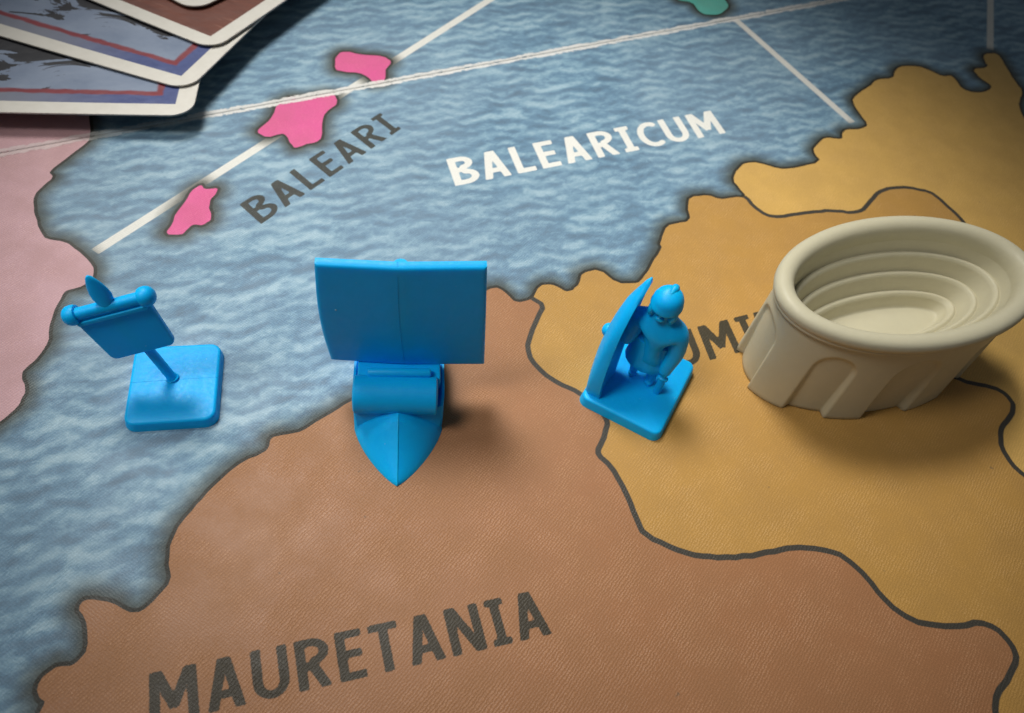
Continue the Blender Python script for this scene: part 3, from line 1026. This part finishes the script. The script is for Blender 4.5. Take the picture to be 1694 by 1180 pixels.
    shd = finish("shield", bm, BLUE, t, angle=60)
    bm = bmesh.new()
    ball(bm, (-7.9, -2.2, 13.2), 1.25, 0.9, 1.0, 1.0, 18)
    finish("boss", bm, BLUE, shd)
    return t


make_soldier()


# ------------------------------------------------------------------ cream amphitheatre piece
def make_arena():
    t = thing("amphitheatre_piece", "cream plastic oval amphitheatre with stepped seating and an arched outer wall", "game piece", (79.9, 92.4, 0), 0.30)
    A, B, N = 25.15, 14.0, 480
    PIL = [(-171, -145), (-124.3, -106.6), (-85.2, -65), (-45, -25), (9, 35), (55.7, 73.4), (94.8, 115), (135, 155)]

    def ell(off, z, ph):
        return ((A + off) * math.cos(ph), (B + off) * math.sin(ph), z)
    # bays between pillars
    bays = []
    P = sorted(PIL)
    for i in range(len(P)):
        a0, a1 = P[i][1], P[(i + 1) % len(P)][0]
        if a1 < a0:
            a1 += 360
        bays.append((a0, a1))

    def sst(a, b, x):
        x = min(1, max(0, (x - a) / (b - a)))
        return x * x * (3 - 2 * x)

    def recess(deg, z):
        for a0, a1 in bays:
            for k in (0, 360, -360):
                d = deg + k
                if a0 - 3 <= d <= a1 + 3:
                    c, hw = (a0 + a1) / 2, (a1 - a0) / 2
                    ph = R(c)
                    mmdeg = math.hypot(A * math.sin(ph), B * math.cos(ph)) * R(1)
                    x, w = (d - c) * mmdeg, hw * mmdeg
                    spring, rise = 16.6 - min(w, 4.6), min(w, 4.6)
                    if z < spring:
                        e = w - abs(x)
                    else:
                        e = (1 - math.hypot(x / w, (z - spring) / rise)) * min(w, rise)
                    return sst(-0.12, 0.55, e)
        return 0.0
    bm = bmesh.new()
    zs = [0, 0.25, 1, 2.5, 4.5, 6.5, 8.5, 10] + [10.6 + 0.4 * i for i in range(18)] + [18.2, 19.0, 19.4]
    rings = []
    for z in zs:
        ring = []
        for k in range(N):
            deg = -180 + 360 * k / N
            off = 0.30 - 0.60 * (z / 19.4) - 1.40 * recess(deg, z) * (1 - 0.72 * z / 17) + 0.10 * (1 - min(1, z / 0.25)) * -2
            ring.append(ell(off, z, R(deg)))
        rings.append(ring)
    loft(bm, rings, cap0=True, cap1=False)
    finish("outer_wall", bm, CREAM, t, angle=60)

    def turned(name, prof, n=256, cap=False):
        b = bmesh.new()
        rings_ = [[((a) * math.cos(2 * math.pi * k / n), bb * math.sin(2 * math.pi * k / n), z) for k in range(n)] for a, bb, z in prof]
        loft(b, rings_, cap0=False, cap1=cap)
        return finish(name, b, CREAM, t, angle=60)
    o = lambda d, z: (A + d, B + d, z)
    turned("rim", [o(-0.30, 19.2), o(0.10, 19.55), o(0.42, 19.75), o(0.52, 20.0), o(0.45, 20.25), o(0.42, 20.35), o(0.72, 20.75), o(0.92, 21.3), o(0.86, 21.9),
                   o(0.55, 22.5), o(0.0, 22.85), o(-0.7, 23.0), o(-1.4, 22.9), o(-2.0, 22.55), o(-2.45, 22.0), o(-2.7, 21.3), o(-2.85, 20.4), o(-2.9, 19.6)])
    Ai, Bi = A - 2.9, B - 2.9
    # seating: tall risers with rounded lips (inner radii, lip heights)
    lips = [(21.35, 10.15, 17.5), (19.0, 8.1, 14.3), (16.3, 5.75, 11.4)]
    prev = (Ai, Bi, 19.6)
    nxt = [(20.3, 9.2, 17.3), (17.9, 7.1, 14.1), (15.0, 4.7, 11.2)]
    for (a, b, z), (a2, b2, z2) in zip(lips, nxt):
        pa, pb, pz = prev
        turned("seating_tier", [(pa, pb, pz), (a + 0.45, b + 0.45, z + 0.15), (a + 0.30, b + 0.30, z - 0.2), (a + 0.1, b + 0.1, z - 0.12), (a - 0.15, b - 0.15, z + 0.12),
                                (a - 0.45, b - 0.45, z + 0.16), (a - 0.75, b - 0.75, z + 0.02), (a2, b2, z2 - 0.45)])
        prev = (a2, b2, z2 - 0.45)
    pa, pb, pz = prev
    turned("arena_floor", [(pa, pb, pz), (14.2, 4.0, 9.0), (13.9, 3.75, 8.75), (13.2, 3.4, 8.75), (6.0, 1.4, 8.85), (0.3, 0.1, 8.85)], cap=True)
    return t


make_arena()


# ------------------------------------------------------------------ fanned playing cards
def card_material(kind):
    t = NT("card_face_" + kind)
    uv = t.obj(K)
    sep = t.n('ShaderNodeSeparateXYZ')
    t.put(sep.inputs[0], uv)
    du = t.math('MULTIPLY', sep.outputs[0], -1.0)      # from the right edge
    dv = sep.outputs[1]                                # from the bottom edge
    d = t.math('MINIMUM', du, dv)
    wob = t.math('MULTIPLY', t.math('SUBTRACT', t.noise(uv, 0.25, 3), 0.5), 1.1)
    dw = t.math('ADD', d, wob)
    white = t.mix(t.noise(uv, 0.5, 4), (0.58, 0.55, 0.48), (0.68, 0.65, 0.58))
    if kind == 'sea':
        wash = t.mix(t.noise(uv, 0.45, 5, 0.65), (0.018, 0.028, 0.12), (0.07, 0.10, 0.26))
        wash = t.mix(t.step(du, 12, 42, 0, 0.75), wash, (0.22, 0.23, 0.25))
        inner = t.mix(t.noise(uv, 0.10, 4), (0.10, 0.14, 0.22), (0.27, 0.32, 0.41))
        sil = t.math('ADD', t.noise(t.obj((K * 0.5, K * 1.2, K)), 0.12, 6, 0.62, 0.8), t.step(d, 9, 22, -0.12, 0.06))
        inner = t.mix(t.step(sil, 0.485, 0.50), inner, (0.012, 0.012, 0.016))
        red = t.mix(t.noise(uv, 0.3, 3), (0.13, 0.010, 0.018), (0.24, 0.025, 0.035))
        c = t.mix(t.step(dw, 6.6, 7.2), wash, red)
        c = t.mix(t.step(dw, 8.0, 8.7), c, inner)
    else:
        c = t.mix(t.noise(t.obj((K * 0.25, K, K), rot=R(20)), 0.35, 5, 0.6), (0.065, 0.016, 0.010), (0.20, 0.060, 0.032))
        c = t.mix(t.step(t.noise(t.obj((K * 0.15, K * 1.4, K), rot=R(-25)), 0.5, 4), 0.62, 0.70, 0, 0.5), c, (0.42, 0.20, 0.13))
    c = t.mix(t.step(d, 3.75, 3.95), white, c)
    # scuffed outer edge
    sc = t.step(t.math('ADD', d, t.math('MULTIPLY', t.noise(uv, 0.9, 5, 0.7), 1.6)), 0.6, 1.05, 0.65, 0)
    c = t.mix(sc, c, (0.40, 0.35, 0.29))
    t.put(t.b.inputs['Base Color'], c)
    t.b.inputs['Roughness'].default_value = 0.42
    t.put(t.b.inputs['Normal'], t.bump(t.noise(uv, 0.15, 3), 0.4, 0.0006))
    return t.m


SEA_CARD, RED_CARD = card_material('sea'), card_material('red')
EDGE = NT("card_edge")
EDGE.put(EDGE.b.inputs['Base Color'], EDGE.mix(EDGE.noise(EDGE.obj(K), 1.8, 4), (0.34, 0.30, 0.25), (0.66, 0.62, 0.55)))
EDGE.b.inputs['Roughness'].default_value = 0.9


def make_card(corner, ang, z, face, label, lift, cw=88.0, ch=60.0, r=4.8, th=0.34):
    """card whose lower right corner is at corner; lift bends that corner up"""
    bm = bmesh.new()
    NX, NY = 44, 32

    def bend(x, y):
        return lift * (max(0.0, 1 - math.hypot(x, y) / 60.0)) ** 2 + 0.25 * math.sin(x * 0.06) * math.sin(y * 0.05)
    # rounded outline as a fan of rings so the corner stays clean
    out = rr(cw / 2, ch / 2, r, 8, -cw / 2, ch / 2)
    full = []
    n = len(out)
    for i in range(n):
        a, b = out[i], out[(i + 1) % n]
        k = max(1, int(math.hypot(b[0] - a[0], b[1] - a[1]) / 2.5))
        full += [(a[0] + (b[0] - a[0]) * j / k, a[1] + (b[1] - a[1]) * j / k) for j in range(k)]
    cx, cy = -cw / 2, ch / 2

    def ring(s, zz, inset=0.0):
        rr_ = []
        for x, y in full:
            dx, dy = x - cx, y - cy
            L = math.hypot(dx, dy)
            X, Y = cx + dx * s * (1 - inset / L), cy + dy * s * (1 - inset / L)
            rr_.append((X, Y, zz + bend(X, Y)))
        return rr_
    steps = [1.0, 0.985, 0.96, 0.92, 0.86, 0.78, 0.68, 0.56, 0.43, 0.3, 0.17, 0.05]
    rings = [ring(s, 0.0) for s in steps[::-1]] + [ring(1.0, 0.08, -0.02), ring(1.0, th - 0.08, -0.02)] + [ring(s, th) for s in steps]
    loft(bm, rings)
    o = finish("playing_card", bm, face, None, angle=50)
    o.data.materials.append(EDGE.m)
    for p in o.data.polygons:
        if p.normal.z < 0.6:
            p.material_index = 1
    o.location = Vector((corner[0], corner[1], z)) * MM
    o.rotation_euler = (0, 0, ang)
    o["label"] = label
    o["category"] = "playing card"
    o["group"] = "fanned playing cards"
    return o


c1 = at(318, 194, 4.6)
c2 = at(311, 152, 5.1)
c3 = at(353, 85, 5.7)
c4 = at(322, 21, 6.3)
make_card(c1, R(6.0), 4.2, SEA_CARD, "lowest card of the fan, its white edge lying over the pink land", 0.5)
make_card(c2, R(-17.5), 4.75, SEA_CARD, "second card from the bottom of the fan, blue and red inside a white border", 0.5)
make_card(c3, R(-26.5), 5.35, RED_CARD, "dark red-brown card lying second from the top of the fan", 0.5)
make_card(c4, R(-34), 5.95, SEA_CARD, "topmost card of the fan, only its white corner in view", 0.6)
# the rest of the pack carries the fan, out of sight under it
bm = bmesh.new()
slab(bm, 40, 27, 3, 4.05, edge=0.3, draft=0.0)
pk = finish("card_pack", bm, EDGE.m, None)
pk.location = Vector((c1[0] - 62, c1[1] + 47, 0)) * MM
pk.rotation_euler = (0, 0, R(-14))
pk["label"] = "squared pack of cards hidden under the fanned cards"
pk["category"] = "card pack"
